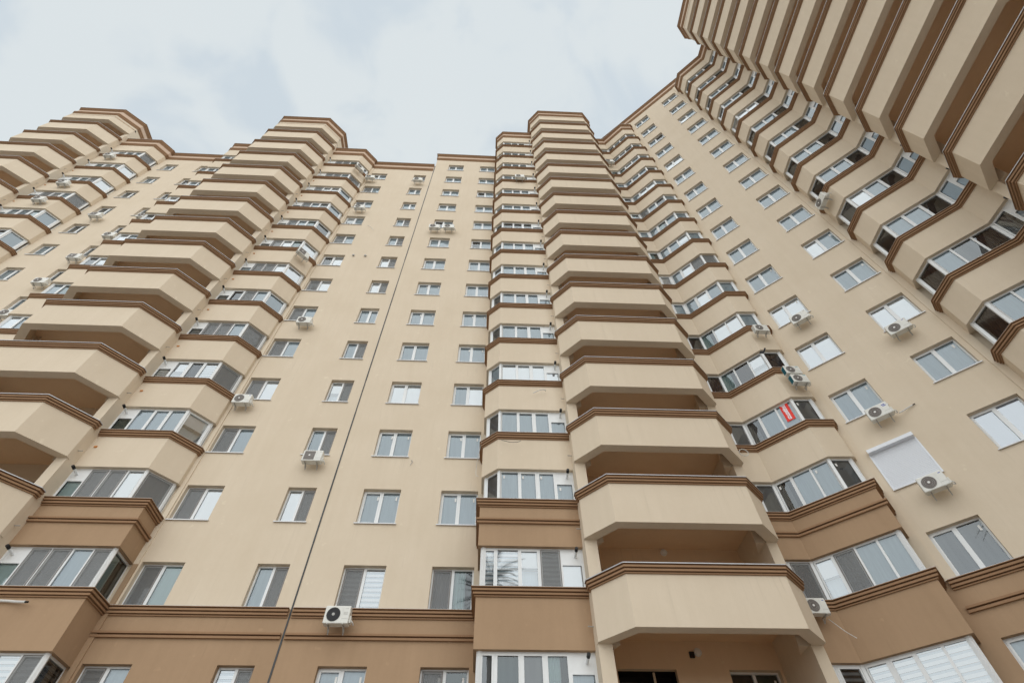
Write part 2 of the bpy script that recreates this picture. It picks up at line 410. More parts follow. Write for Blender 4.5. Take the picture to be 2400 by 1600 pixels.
def add_window(parent, frame, s, z, w, h, kinds, screens=(), split=.5, sash=(0,), sill=True, stickers=()):
    ox, oy, ang = frame; c, sn = math.cos(ang), math.sin(ang)
    loc = (ox+s*c, oy+s*sn, z)
    win = link('window', frame_mesh(w, h, split, sash), parent, loc, ang)
    m = w*split; b = .055; spans = [(b, m-.045), (m+.045, w-b)]
    for i, (a, d) in enumerate(spans):
        child('pane', quad_mesh('pane', a+.001, d-.001, REVEAL+.03, b+.001, h-b-.001, glass_for(kinds[i])), win)
        if i in screens:
            def f():
                mb = MB(); y = REVEAL-.022
                mb.face([(a+.02,y+.006,b),(d-.01,y+.006,b),(d-.01,y+.006,h-b),(a+.02,y+.006,h-b)], SCREEN)
                for p in ((a,d,b-.01,b+.02),(a,d,h-b-.02,h-b+.01),(a,a+.03,b+.02,h-b-.02),(d-.03,d,b+.02,h-b-.02)):
                    mb.box(p[0], p[1], y, y+.009, p[2], p[3], SCRF)
                return mb.mesh('insect_screen')
            child('insect_screen', cached(('scr', w, h, split, i), f), win)
        if i in stickers:
            child('sticker', quad_mesh('sticker', d-.13, d-.07, REVEAL+.027, h-b-.30, h-b-.14, STICK), win)
    def g():
        mb = MB()
        for (a, d), k in zip(((.01, m), (m, w-.01)), kinds): blind_faces(mb, a, d, REVEAL+.085, .01, h-.01, k)
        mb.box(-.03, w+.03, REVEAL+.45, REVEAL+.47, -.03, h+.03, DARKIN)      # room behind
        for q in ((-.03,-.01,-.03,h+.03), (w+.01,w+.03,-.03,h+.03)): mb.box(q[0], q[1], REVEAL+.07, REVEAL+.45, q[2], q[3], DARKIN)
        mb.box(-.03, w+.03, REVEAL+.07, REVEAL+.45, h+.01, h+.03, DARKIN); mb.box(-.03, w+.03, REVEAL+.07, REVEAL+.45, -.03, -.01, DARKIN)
        return mb.mesh('curtain')
    child('curtain', cached(('cur', w, h, split, tuple(kinds)), g), win)
    if sill:
        def k():
            mb = MB(); mb.hexa([(-.05,-.06,-.034),(w+.05,-.06,-.034),(w+.05,-.035,-.036),(-.05,-.035,-.036),(-.05,-.06,.0),(w+.05,-.06,.0),(w+.05,-.035,.003),(-.05,-.035,.003)], SILLM); mb.hexa([(-.05,-.035,-.008),(w+.05,-.035,-.008),(w+.05,REVEAL,-.004),(-.05,REVEAL,-.004),(-.05,-.035,.003),(w+.05,-.035,.003),(w+.05,REVEAL,.018),(-.05,REVEAL,.018)], SILLM)
            return mb.mesh('sill')
        child('sill', cached(('sill', w), k), win)
    return win

# ------------------------------------------------------------------ glazed bays
def seg_frame(a, b):
    d = Vector(b)-Vector(a); return a, math.atan2(d.y, d.x), d.length
def add_bay(parent, ledge_poly, z0, L0, L1, wall_foot, units, low_poly=None, low_units=None, R=None, service='L', lows=(1, 2), kinds=None, back=3.0, seed=1, orange=None, flue_style=0):
    """levels L0..L1 of a glazed bay. ledge_poly: outer line of the coping ledge; z0: ledge top at level 0"""
    rnd = random.Random(seed)
    ap = offset(ledge_poly, -.12); lp = offset(low_poly, -.12)
    H = 1.65
    def foot(p): return p+wall_foot
    # repeating meshes, built at level 0 height and shifted
    def apron(p, mat):
        mb = MB(); prism(mb, foot(p), z0-H, z0-.03, mat); return mb.mesh('bay_apron')
    def ledge(p, second=False):
        mb = MB(); loft(mb, p, mould3(z0), TRIM)
        if second: loft(mb, p, mould2(z0-.72), TRIM)
        return mb.mesh('ledge_moulding')
    def flash(p):
        mb = MB(); loft(mb, p, [(-.16, z0+.022), (.138, z0+.008), (.138, z0-.012), (.128, z0-.012), (.128, z0+.001), (-.16, z0+.012)], FLASH); return mb.mesh('metal_flashing')
    ap_hi, ap_lo = apron(ap, CREAM), apron(lp, BROWN)
    le_hi, le_lo, le_lo2 = ledge(ap), ledge(lp), ledge(lp, True)
    fl_hi, fl_lo = flash(ap), flash(lp)
    hg = 3.0-H-.03+.03
    def glaze(p, unit_list, L):
        gp = offset(p, -.14); zt, zb = z0+hg-.0, z0+.01
        h = zt-zb
        mbf = MB(); mbc = MB(); panes = []; scr = []; flues = []; caps = []
        stick = []
        for i, (a, b) in enumerate(zip(gp, gp[1:])):
            us = unit_list[i]
            if not us: continue
            o, ang, ln = seg_frame(a, b); c, sn = math.cos(ang), math.sin(ang)
            def T(x, y, z): return (o[0]+x*c-y*sn, o[1]+x*sn+y*c, z)
            def hbox(m, x0, x1, y0, y1, za, zb_, mat):
                m.hexa([T(x0,y0,za),T(x1,y0,za),T(x1,y1,za),T(x0,y1,za),T(x0,y0,zb_),T(x1,y0,zb_),T(x1,y1,zb_),T(x0,y1,zb_)], mat)
            e = .06
            hbox(mbf, 0, ln, 0, .07, zb, zb+e, PVC); hbox(mbf, 0, ln, 0, .07, zt-e, zt, PVC)
            tot = sum(u[0] for u in us); x = 0
            for j, (wd, kind) in enumerate(us):
                w = ln*wd/tot; xa, xb = x, x+w; x = xb
                if j: hbox(mbf, xa-.035, xa+.035, -.004, .066, zb+e, zt-e, PVC)
                ea = .035 if j else .075; eb = .035 if j < len(us)-1 else .075
                pa, pb = xa+ea, xb-eb; za, zc = zb+e, zt-e
                svc = kind.startswith('svc'); k2 = kind.split(':')
                cur = k2[1] if len(k2) > 1 else 'pale'
                if svc:
                    zm = za+(zc-za)*.64
                    hbox(mbf, pa, pb, .005, .05, zm, zc, PVC); hbox(mbf, pa, pb, -.003, .06, zm-.035, zm+.02, PVC)
                    zc = zm-.035
                    fx = pa+(pb-pa)*(.3 if service == 'L' else .7); flues.append(T(fx, 0, zt-.26)); caps.append((T(fx, -.40, zt-.19), T(fx, -.27, zt-.215)))
                elif 's' in k2[0]:      # opening sash: second frame inside
                    t = .04
                    for q in ((pa-.008,pb+.008,za-.008,za+t),(pa-.008,pb+.008,zc-t,zc+.008),(pa-.008,pa+t,za+t,zc-t),(pb-t,pb+.008,za+t,zc-t)):
                        hbox(mbf, q[0], q[1], -.012, .055, q[2], q[3], PVC)
                panes.append(([T(pa,.03,za), T(pb,.03,za), T(pb,.03,zc), T(pa,.03,zc)], glass_for(cur)))
                if 'm' in k2[0]:
                    scr.append([T(pa,-.016,za), T(pb,-.016,za), T(pb,-.016,zc), T(pa,-.016,zc)])
                if 't' in k2[0]:
                    stick.append([T(pa+.08,.026,zc-.24), T(pa+.14,.026,zc-.24), T(pa+.14,.026,zc-.12), T(pa+.08,.026,zc-.12)])
                # curtain behind
                tmp = MB(); blind_faces(tmp, xa+(.0 if j else .05), xb-(.0 if j < len(us)-1 else .05), .085, zb+.01, zt-.005, cur)
                for f, mi in zip(tmp.f, tmp.m): mbc.face([T(*tmp.v[q]) for q in f], tmp.mats[mi])
        # corner posts
        for i in range(1, len(gp)-1):
            a, b, c_ = Vector(gp[i-1]), Vector(gp[i]), Vector(gp[i+1]); t = ((b-a).normalized()+(c_-b).normalized()).normalized(); n = Vector((t.y, -t.x)); r = .085
            q = [b-t*r-n*.07, b-t*r*.55+n*.028, b+t*r*.55+n*.028, b+t*r-n*.07]
            mbf.hexa([(*q[0], zb), (*q[1], zb), (*q[2], zb), (*q[3], zb), (*q[0], zt), (*q[1], zt), (*q[2], zt), (*q[3], zt)], PVC)
        for e_, d_ in ((0, 1), (-1, -2)):
            b = Vector(gp[e_]); t = (Vector(gp[d_])-b).normalized(); n = Vector((-t.y, t.x)) if e_ else Vector((t.y, -t.x))
            q = [b, b+n*.01, b+t*.09+n*.01, b+t*.09]
            mbf.hexa([(*v, zb) for v in q]+[(*v, zt) for v in q], PVC)
        # dark room filling: inner backing
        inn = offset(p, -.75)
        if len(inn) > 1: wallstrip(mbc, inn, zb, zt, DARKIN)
        return mbf.mesh('bay_window'), mbc.mesh('curtain'), panes, scr, flues, caps, stick
    # pane meshes are one each so that the panes can be picked apart
    for L in range(L0, L1+1):
        dz = 3.0*L; low = L <= 2
        a = link('bay_apron', ap_lo if low else ap_hi, parent, (0,0,dz))
        child('ledge_moulding', (le_lo2 if L == 2 else le_lo) if low else le_hi, a)
        child('metal_flashing', fl_lo if low else fl_hi, a)
        lowg = L <= 1
        ul = [list(s) for s in (low_units if lowg else units)]
        base = kinds.get(L) if kinds else None
        # draw contents of every unit
        new = []; n = 0
        for s_ in ul:
            t = []
            for (wd, k) in s_:
                if base: t.append((wd, base[n] if n < len(base) else k))
                else:
                    r = rnd.random()
                    cur = 'pale' if r < .50 else 'grey' if r < .68 else 'white' if r < .80 else 'dark' if r < .88 else 'half' if r < .94 else 'drape'
                    kk = k if k == 'svc' else (k+('m' if cur in ('grey', 'dark') and rnd.random() < .5 else ''))
                    t.append((wd, kk+':'+cur))
                n += 1
            new.append(t)
        fm, cm, panes, scr, flues, caps, stick = glaze(lp if lowg else ap, new, L)
        wn = link('bay_window', fm, parent, (0,0,dz)); child('curtain', cm, wn)
        for q, gm_ in panes:
            mb = MB(); mb.face(q, gm_); child('pane', mb.mesh('pane'), wn)
        for q in scr:
            mb = MB(); mb.face(q, SCREEN)
            for u_, v_ in zip(q, q[1:]+q[:1]): mb.bar(u_, v_, .022, .012, SCRF)
            child('insect_screen', mb.mesh('insect_screen'), wn)
        for q in stick:
            mb = MB(); mb.face(q, STICK); child('sticker', mb.mesh('sticker'), wn)
        for f, (c1, c0) in zip(flues, caps):
            mb = MB(); mb.tube([f, c0], .042, PVC, 10); mb.tube([c0, c1], .052, BLACK, 10); child('flue_pipe', mb.mesh('flue_pipe'), wn)
    # top: solid apron with cornice
    zb = z0-H+3.0*(L1+1)
    ext = [(ap[0][0], ap[0][1])]+ap[1:-1]+[(ap[-1][0], ap[-1][1])]
    mb = MB(); prism(mb, foot(ap), zb, R-.02, CREAM); link('parapet', mb.mesh('parapet'), parent)
    add_fascia(parent, ap, R)
    # below the frame: brown base of the bay
    mb = MB(); prism(mb, foot(lp), GROUND, z0-H-.03+3.0*(L0-1)+1.62, BROWN); link('bay_base', mb.mesh('bay_base'), parent)

# ------------------------------------------------------------------ stacks of balconies
def add_stack(parent, cop, z0, L0, L1, R, back_y=None, wall_pts=None, ext_pts=None, pillars=()):
    ap = offset(cop, -.12); H = 1.65
    inner = offset(ap, -.34)
    def balcony():
        mb = MB()
        # parapet ring: outer face, inner face, underside
        wallstrip(mb, ap, z0-H, z0-.03, CREAM); wallstrip(mb, inner[::-1], z0-H, z0-.03, CREAM)
        for i in range(len(ap)-1):
            mb.face([(*ap[i+1], z0-H), (*ap[i], z0-H), (*inner[i], z0-H), (*inner[i+1], z0-H)], CREAM)
            mb.face([(*ap[i], z0-.03), (*ap[i+1], z0-.03), (*inner[i+1], z0-.03), (*inner[i], z0-.03)], CREAM)
        for e in (0, -1):
            q = [(*ap[e], z0-H), (*ap[e], z0-.03), (*inner[e], z0-.03), (*inner[e], z0-H)]; mb.face(q, CREAM)
        # floor slab, seen from below as the ceiling of the loggia underneath
        inset = offset(ap, -.06)
        prism(mb, [inset[0]]+inset[1:-1]+[inset[-1]]+wall_pts, z0-.77, z0-.62, TAN)
        # haunches where the parapet meets the side walls
        for e, k in ((0, 1), (-1, -2)):
            b = Vector(inner[k]); s = Vector(inner[e]); w = Vector(wall_pts[-1] if e == 0 else wall_pts[0])
            t = (w-s).normalized()
            p1 = s+t*.05; p2 = s+t*.9
            n = (Vector(inner[-2])-Vector(inner[1])).normalized()*(1 if e == 0 else -1)
            foot = [tuple(p1), tuple(p1+n*.30), tuple(p2+n*.02), tuple(p2)]
            prism(mb, foot, z0-H+.02, z0-.77, CREAM)
        return mb.mesh('balcony')
    bm_ = balcony()
    mb = MB(); loft(mb, ap, mould3(z0), TRIM); cm = mb.mesh('coping_moulding')
    mb = MB(); loft(mb, ap, [(-.38, z0+.030), (.142, z0+.010), (.142, z0-.016), (.130, z0-.016), (.130, z0+.001), (-.36, z0+.018), (-.38, z0-.05)], FLASH, True); fm = mb.mesh('metal_flashing')
    for L in range(L0, L1+1):
        b = link('balcony', bm_, parent, (0,0,3.0*L)); child('coping_moulding', cm, b); child('metal_flashing', fm, b)
    # topmost storey: parapet drum with cornice, running back over the roof
    zb = z0-H+3.0*(L1+1)
    line = [ext_pts[0]]+ap[1:-1]+[ext_pts[1]]
    mb = MB()
    wallstrip(mb, line, zb, R-.02, CREAM)
    inn = offset(line, -.34); wallstrip(mb, inn[::-1], zb, zb+.9, CREAM)
    for i in range(len(line)-1): mb.face([(*line[i+1], zb), (*line[i], zb), (*inn[i], zb), (*inn[i+1], zb)], CREAM)
    prism(mb, ap+wall_pts, zb+.88, zb+1.03, TAN)
    mb.face([(*p, R-.05) for p in line], CONC)
    mb.face([(*line[0], zb), (*line[-1], zb), (*line[-1], R-.02), (*line[0], R-.02)], CREAM)
    link('parapet', mb.mesh('parapet'), parent)
    add_fascia(parent, line, R)
    for foot, zt in pillars:
        mb = MB(); prism(mb, foot, GROUND, zt, CREAM); link('side_wall', mb.mesh('side_wall'), parent)

# ------------------------------------------------------------------ ground
mb = MB(); mb.face([(-600,-600,GROUND),(600,-600,GROUND),(600,600,GROUND),(-600,600,GROUND)], ASPH)
g = link('ground', mb.mesh('ground')); g['kind'] = 'structure'

# ------------------------------------------------------------------ the three blocks
FA = (0, 16.37, 0.0)
FB = (10.2, 16.37, rad(-43.23))
FC = (19.22, 7.9, rad(-90))
YA = 16.37
left = empty('apartment_building', (-24, YA, GROUND), 'cream apartment block left of the thin dark joint line, brown base, two balcony stacks', 'apartment building')
mid = empty('apartment_building', (0, YA, GROUND), 'middle cream apartment block with straight facade between the joint line and the inner corner', 'apartment building')
wing = empty('apartment_building', (15, 12, GROUND), 'angled right wing of cream apartments turning toward the camera at upper right', 'apartment building')
for o in (left, mid, wing): o['group'] = 'joined apartment blocks'

RL, RM = 47.65, 50.65
BR = 7.66                                   # top of the brown base
def zA(L): return SA+3*L
def zB(L): return SB+3*L
colsL = [(-28.77, 1.10, 'G'), (-25.83, 1.33, 'H'), (-11.13, 1.36, 'A'), (-7.45, 1.04, 'B')]
colsM = [(-4.67, 1.38, 'C'), (-1.79, 1.38, 'D')]
holesL = [(s, s+w, zA(L), zA(L)+WIN) for s, w, n in colsL for L in range(-1, 14)]
holesM = [(s, s+w, zA(L), zA(L)+WIN) for s, w, n in colsM for L in range(-1, 15)]
# doors and windows at the back of the loggias
dS2 = [(3.85, 5.57), (7.12, 8.62)]; dS1 = [(-20.2, -18.5), (-17.0, -15.5)]
holesM += [(dS2[0][0], dS2[0][1], zA(L)-.55, zA(L)+1.46) for L in range(0, 16)] + [(dS2[1][0], dS2[1][1], zA(L), zA(L)+1.46) for L in range(0, 16)]
holesL += [(dS1[0][0], dS1[0][1], zA(L)-.55, zA(L)+1.46) for L in range(0, 14)] + [(dS1[1][0], dS1[1][1], zA(L), zA(L)+1.46) for L in range(0, 14)]
link('wall', wall_mesh('wall', FA, -46, -5.912, BR, RL-.05, holesL, CREAM), left)
link('base_wall', wall_mesh('base_wall', FA, -46, -5.912, GROUND, BR, holesL, BROWN), left)
link('wall', wall_mesh('wall', FA, -5.878, 3.1, BR, RM-.05, holesM, CREAM), mid)
link('loggia_wall', wall_mesh('loggia_wall', FA, 3.1, 10.25, GROUND, 53.0, holesM, TAN, CREAM), mid)
link('base_wall', wall_mesh('base_wall', FA, -5.878, 3.1, GROUND, BR, holesM, BROWN), mid)
holesB = [(s, s+w, zB(L), zB(L)+1.457) for s, w in ((4.172, 1.419), (7.212, 1.439)) for L in range(-1, 17)]
BRB = 7.42
link('wall', wall_mesh('wall', FB, 0, 12.4, BRB, 56.35, holesB, CREAM), wing)
link('base_wall', wall_mesh('base_wall', FB, 0, 12.4, GROUND, BRB, holesB, BROWN), wing)
link('loggia_wall', wall_mesh('loggia_wall', FC, -.1, 12, GROUND, 56.0, [], TAN), wing)
# bodies behind the facades, and flat roofs
def body(parent, foot, z1):
    mb = MB(); prism(mb, foot, GROUND, z1, CREAM); link('rear_wall', mb.mesh('rear_wall'), parent)
    mb = MB(); mb.face([(*p, z1+.03) for p in foot], CONC); link('roof', mb.mesh('roof'), parent)
body(left, [(-46, 17.1), (-5.94, 17.1), (-5.94, 30), (-46, 30)], RL-.4)
body(mid, [(-5.85, 17.1), (9.6, 17.1), (14, 30), (-5.85, 30)], RM-.4)
body(wing, [(10.9, 16.8), (19.9, 8.3), (19.9, -6), (32, -6), (32, 30), (14.2, 30)], 56.0)
# side faces at the joint where the middle block stands taller
mb = MB(); mb.box(-5.878, -5.82, YA+.001, YA+6, GROUND, RM-.05, CREAM); link('joint_wall', mb.mesh('joint_wall'), mid)
mb = MB(); mb.box(-5.97, -5.912, YA+.001, YA+6, GROUND, RL-.05, CREAM); link('joint_wall', mb.mesh('joint_wall'), left)
mb = MB()
zz = GROUND
r2 = random.Random(3)
while zz < RL-.1:
    z2 = min(RL-.1, zz+r2.uniform(1.6, 3.4)); w = r2.uniform(.020, .026); d = r2.uniform(.0, .010)
    mb.box(-5.895-w, -5.895+w, YA-.012-d, YA+.3, zz+.004, z2, JOINT); zz = z2
link('joint_strip', mb.mesh('joint_strip'), mid)
# parapets
add_fascia(left, [(-46, YA), (-5.96, YA)], RL)
add_fascia(mid, [(-5.84, YA+7), (-5.84, YA), (3.3, YA)], RM)
def onB(s, d=0): return (10.2+s*math.cos(FB[2])+d*math.sin(FB[2]), 16.37+s*math.sin(FB[2])-d*math.cos(FB[2]))
add_fascia(wing, [(9.2, 17.31), onB(12.35)], 56.4)
# base string courses
def base_band(parent, poly, zt, z2):
    mb = MB(); loft(mb, poly, mould3(zt), TRIM); loft(mb, poly, mould2(z2), TRIM); link('string_course', mb.mesh('string_course'), parent)
    mb = MB(); loft(mb, poly, [(-.1, zt+.02), (.138, zt+.008), (.138, zt-.012), (.128, zt-.012), (.128, zt+.001), (-.1, zt+.01)], FLASH); link('metal_flashing', mb.mesh('metal_flashing'), parent)
base_band(left, [(-46, YA), (-5.96, YA)], 7.665, 6.95)
base_band(mid, [(-5.83, YA), (3.1, YA)], 7.665, 6.95)
base_band(wing, [onB(3.9), onB(12.3)], 7.43, 6.70)

# windows -------------------------------------------------------
rw = random.Random(11)
def kind_for(col, L):
    r = rw.random()
    if col == 'A':
        fix = {0: (('zebrad','pale'), (0,)), 1: (('dark','aqua'), (0,)), 2: (('grey','white'), (0,)), 3: (('dark','pale'), (0,)), 4: (('grey','white'), (0,)),
               5: (('dark','pale'), (0,)), 6: (('grey','pale'), (0,)), 7: (('grey','white'), (0,)), 8: (('zebrad','white'), ()), 9: (('grey','pale'), (0,)), 10: (('halfd','pale'), ())}
        return fix.get(L, (('grey','pale'), (0,) if r < .5 else ()))
    if col == 'B':
        fix = {0: (('zebra','zebrad'), (1,)), 1: (('pale','grey'), (1,)), 2: (('white','grey'), (1,)), 3: (('pale','grey'), (1,)), 4: (('half','grey'), (1,)), 5: (('pale','grey'), (1,)),
               7: (('white','grey'), (1,)), 8: (('white','zebrad'), (1,)), 9: (('pale','dark'), (1,))}
        return fix.get(L, (('pale', 'grey' if r < .6 else 'pale'), (1,) if r < .4 else ()))
    if col == 'C':
        fix = {0: (('pale','pale'), ()), 1: (('zebrad','zebra'), (0,)), 4: (('white','white'), ()), 10: (('dark','pale'), ())}
        return fix.get(L, (('pale','pale'), ()))
    if col == 'D':
        fix = {0: (('purple','green'), (0,)), 1: (('purple','drape'), (0,)), 4: (('pale','white'), ()), 9: (('dark','pale'), ()), 12: (('dark','pale'), ())}
        return fix.get(L, (('pale','pale'), ()))
    if col in 'GH':
        return ((('grey' if r < .5 else 'pale'), 'pale' if r > .3 else 'dark'), ())
    if col == 'E':
        fix = {1: (('grey','grey'), ()), 5: (('white','white'), ()), 3: (('pale','pale'), ()), 4: (('white','white'), ()), 14: (('pale','dark'), ()), 12: (('white','white'), ())}
        return fix.get(L, (('pale','pale'), ()))
    fix = {4: (('white','white'), ()), 2: (('blue','blue'), ()), 3: (('pale','pale'), ())}
    return fix.get(L, (('pale','pale') if r < .8 else ('white','pale'), ()))
for s, w, n in colsL:
    for L in range(-1, 14):
        k, sc = kind_for(n, L)
        add_window(left, FA, s, zA(L), w, WIN, k, sc, sash=(0,) if n in 'AH' else (1,), sill=(L != 1))
for s, w, n in colsM:
    for L in range(-1, 15):
        k, sc = kind_for(n, L)
        add_window(mid, FA, s, zA(L), w, WIN, k, sc, sash=(0,), sill=(L != 1), stickers=(0, 1) if L in (0, 2) or (L in (3, 5, 6, 7) and rw.random() < .7) else ())
for s, w, n in ((4.172, 1.419, 'E'), (7.212, 1.439, 'F')):
    for L in range(-1, 17):
        k, sc = kind_for(n, L)
        add_window(wing, FB, s, zB(L), w, 1.457, k, sc, sash=(0,), sill=(L != 1), stickers=(1,) if L in (1, 3, 5, 6) else ())
for x0, x1, L, par in [(dS2[1][0], dS2[1][1], L, mid) for L in range(0, 16)]+[(dS1[1][0], dS1[1][1], L, left) for L in range(0, 14)]:
    add_window(par, FA, x0, zA(L), x1-x0, 1.46, ('dark','green'), (), sash=(), sill=False, stickers=(1,) if L < 3 else ())
def door_mesh(w):
    mb = MB(); h = 2.01; y = REVEAL+.02
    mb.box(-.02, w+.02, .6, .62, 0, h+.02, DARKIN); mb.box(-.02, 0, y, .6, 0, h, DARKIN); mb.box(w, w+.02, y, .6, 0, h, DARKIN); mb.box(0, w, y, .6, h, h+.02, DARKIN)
    mb.box(.0, w*.62, y, y+.06, h-.38, h-.30, PVC); mb.box(0, .07, y, y+.06, 0, h-.38, PVC); mb.box(w*.56, w*.62, y, y+.06, 0, h-.38, PVC); mb.box(.07, w*.56, y, y+.06, 0, .5, PVC)
    mb.tube([(w*.64, y+.02, .2), (w*.64, y+.02, h-.02)], .035, CREAM, 8)
    return mb.mesh('balcony_door')
dm = door_mesh(1.71)
for L in range(0, 16): link('balcony_door', dm, mid, (dS2[0][0], YA, zA(L)-.55))
for L in range(0, 14): link('balcony_door', dm, left, (dS1[0][0], YA, zA(L)-.55))

# bays ----------------------------------------------------------
ZL = 4.65
# bay right of the near left balcony stack
u_hi = [[(1, 'svc'), (1, 'sm'), (1, 's'), (1, '')], [(1, 's')], []]
u_lo = [[(1.1, 'svc'), (1, 'sm'), (1, 'sm'), (1, ''), (1, 'sm')], [(1, '')]]
k1 = {0: ['svc:aqua', 's:zebra', 's:zebra', ':zebra', 'sm:zebrad', ':zebrad'],
      1: ['svc:aqua', 'sm:grey', 'sm:grey', ':pale', 'sm:grey', ':drape'],
      2: ['svc:aqua', 'sm:grey', 'sm:grey', ':white', 'sm:grey'],
      3: ['svc:green', ':pale', 's:pale', ':pale', 's:half'],
      4: ['svc:zebra', 's:half', 's:dark', ':zebra', 'sm:grey'],
      5: ['svc:grey', 'sm:dark', 'sm:grey', ':pale', 'sm:grey'],
      6: ['svc:grey', 's:dark', 'sm:grey', ':pale', 's:pale'],
      7: ['svc:pale', 'sm:grey', 'sm:grey', ':white', 's:white']}
add_bay(left, [(-14.70, 15.17), (-12.05, 15.17), (-11.22, 16.10), (-11.22, 16.41)], ZL, 0, 13, [(-11.34, 17.0), (-14.70, 17.0)], u_hi,
        low_poly=[(-14.70, 15.17), (-11.24, 15.17), (-11.24, 16.41)], low_units=u_lo, R=RL, service='L', kinds=k1, seed=5)
# its mirror on the other side of the stack
mx_ = lambda P: [(-35.68-x, y) for x, y in P][::-1]
add_bay(left, mx_([(-14.70, 15.17), (-12.05, 15.17), (-11.22, 16.10), (-11.22, 16.41)]), ZL, 0, 13, [(-20.98, 17.0), (-24.34, 17.0)],
        [[], [(1, 's')], [(1, ''), (1, 's'), (1, 's'), (1, 'svc')]], low_poly=mx_([(-14.70, 15.17), (-11.24, 15.17), (-11.24, 16.41)]),
        low_units=[[(1, '')], [(1, ''), (1, 's'), (1, 's'), (1, 'svc')]], R=RL, service='R', seed=8)
# bay right of the far left stack
add_bay(left, [(-32.95, 15.17), (-30.03, 15.17), (-29.28, 16.05), (-29.28, 16.41)], ZL, 5, 13, [(-29.40, 17.0), (-32.95, 17.0)],
        [[(1, 'svc'), (1, 's'), (1, 's'), (1, 's')], [(1, 's')], []], low_poly=[(-32.95, 15.17), (-29.3, 15.17), (-29.3, 16.41)], low_units=u_lo, R=RL, service='L', seed=21)
# bay of the middle block
k2 = {0: ['', 's:grey', 's:green', 's:grey', 's:drape', 'svc:pale'],
      1: ['', 's:zebra', ':zebra', 's:half', 'sm:zebrad', 'svc:white'],
      2: ['', ':grey', 't:pale', 'st:pale', 'st:pale', 'svct:pale'],
      3: ['', ':grey', ':pale', 's:pale', 's:pale', 'svc:pale'],
      4: ['', ':pale', ':white', 's:white', 's:white', 'svc:white'],
      5: ['', ':grey', ':pale', 's:pale', 's:pale', 'svc:pale'],
      6: ['', ':grey', ':pale', 's:pale', 's:pale', 'svc:pale'], 9: ['', ':dark', ':dark', 's:dark', 's:dark', 'svc:pale']}
for L in (7, 8, 10, 11, 12, 13, 14, 15): k2[L] = ['', ':grey' if L % 2 else ':pale', ':pale', 's:pale', 's:pale' if L % 3 else 's:grey', 'svc:pale']
add_bay(mid, [(-.41, 16.41), (-.41, 15.36), (.226, 14.76), (3.0, 14.75)], ZL, 0, 15, [(3.0, 17.0), (-.29, 17.0)],
        [[(1, '')], [(1, '')], [(1.1, ''), (1, 's'), (1, 's'), (1, 'svc')]],
        low_poly=[(-.41, 16.41), (-.41, 14.76), (3.0, 14.76)], low_units=[[(1, '')], [(.62, 's'), (1, ''), (.9, 's'), (.95, 's'), (1, 'svc')]], R=53.65, service='R', kinds=k2, seed=9)
# wing: bay in the inner corner
k3 = {0: ['svc:zebrad', 's:zebrad', 's:zebra', 's:zebra', ':zebra', ':zebra', ''], 1: ['svc:dark', 'sm:brown', 's:half', 'sm:brown', ':pale', ':pale', ''],
      2: [':grey', ':grey', 'st:draped', ':pale', 't:pale', 't:grey'], 3: [':grey', ':grey', 's:draped', ':pale', ':pale', 't:grey'],
      4: [':brown', ':brown', ':drape', ':brown', ':half', ':brown'], 5: [':half', ':dark', ':drape', ':white', ':white', ':pale']}
add_bay(wing, [(9.04, 15.0), (10.27, 14.98), (11.71, 13.50), (12.73, 13.46), (13.15, 13.87)], 4.5, 0, 15, [(13.3, 14.5), (11.6, 16.6), (9.04, 16.6)],
        [[(1, 's'), (1, 's')], [(1, 's'), (1, 's'), (1, '')], [(1, '')], []],
        low_poly=[(9.04, 15.0), (10.27, 14.98), (12.35, 13.05), (13.15, 13.90)], low_units=[[(.8, 'svc'), (1, 's')], [(1, ''), (1, 's'), (1, 's'), (1, '')], []], R=53.5, service='L', kinds=k3, seed=31)
# wing: bay beside the upper right stack
k4 = {L: [':dark' if L % 3 else ':grey', ':pale' if L != 6 else ':white', 's:pale', ':dark', 's:pale', 'svc:pale'] for L in range(0, 17)}
k4[4] = [':brown', ':pale', ':grey', ':brown', 's:draped', 'svc:pale']; k4[3] = [':brown', ':pale', ':pale', ':brown', 's:draped', 'svc:pale']; k4[11] = [':white', ':white', 's:white', ':dark', 's:pale', 'svc:pale']
add_bay(wing, [(16.79, 10.32), (16.28, 9.78), (16.26, 8.70), (17.80, 7.18), (17.87, 5.95)], 4.2, 2, 15, [(19.6, 5.95), (19.4, 8.2), (17.3, 10.3)],
        [[], [(1, '')], [(1, ''), (1, 's'), (1, '')], [(1, 's'), (1, 'svc')]],
        low_poly=[(16.79, 10.32), (16.26, 9.78), (16.26, 8.70), (17.80, 7.18), (17.87, 5.95)], low_units=[[], [(1, '')], [(1, ''), (1, 's'), (1, '')], [(1, 's'), (1, 'svc')]], R=53.2, service='R', kinds=k4, seed=41)
# pilaster strips where bays meet the facades
mb = MB(); mb.box(-11.36, -11.20, YA-.05, YA+.02, 9.0, RL-1.4, CREAM); mb.box(-11.36, -11.20, YA-.05, YA+.02, GROUND, 9.0, BROWN); link('pilaster', mb.mesh('pilaster'), left)
def strip_B(s0, s1, d, z0, z1, mat, parent):
    mb = MB(); a, b, c, e = onB(s0, d), onB(s1, d), onB(s1, -.02), onB(s0, -.02)
    mb.hexa([(*a, z0), (*b, z0), (*c, z0), (*e, z0), (*a, z1), (*b, z1), (*c, z1), (*e, z1)], mat); link('pilaster', mb.mesh('pilaster'), parent)
strip_B(3.55, 3.93, .05, BRB+.02, 55, CREAM, wing); strip_B(8.83, 9.1, .05, BRB+.02, 55, CREAM, wing)

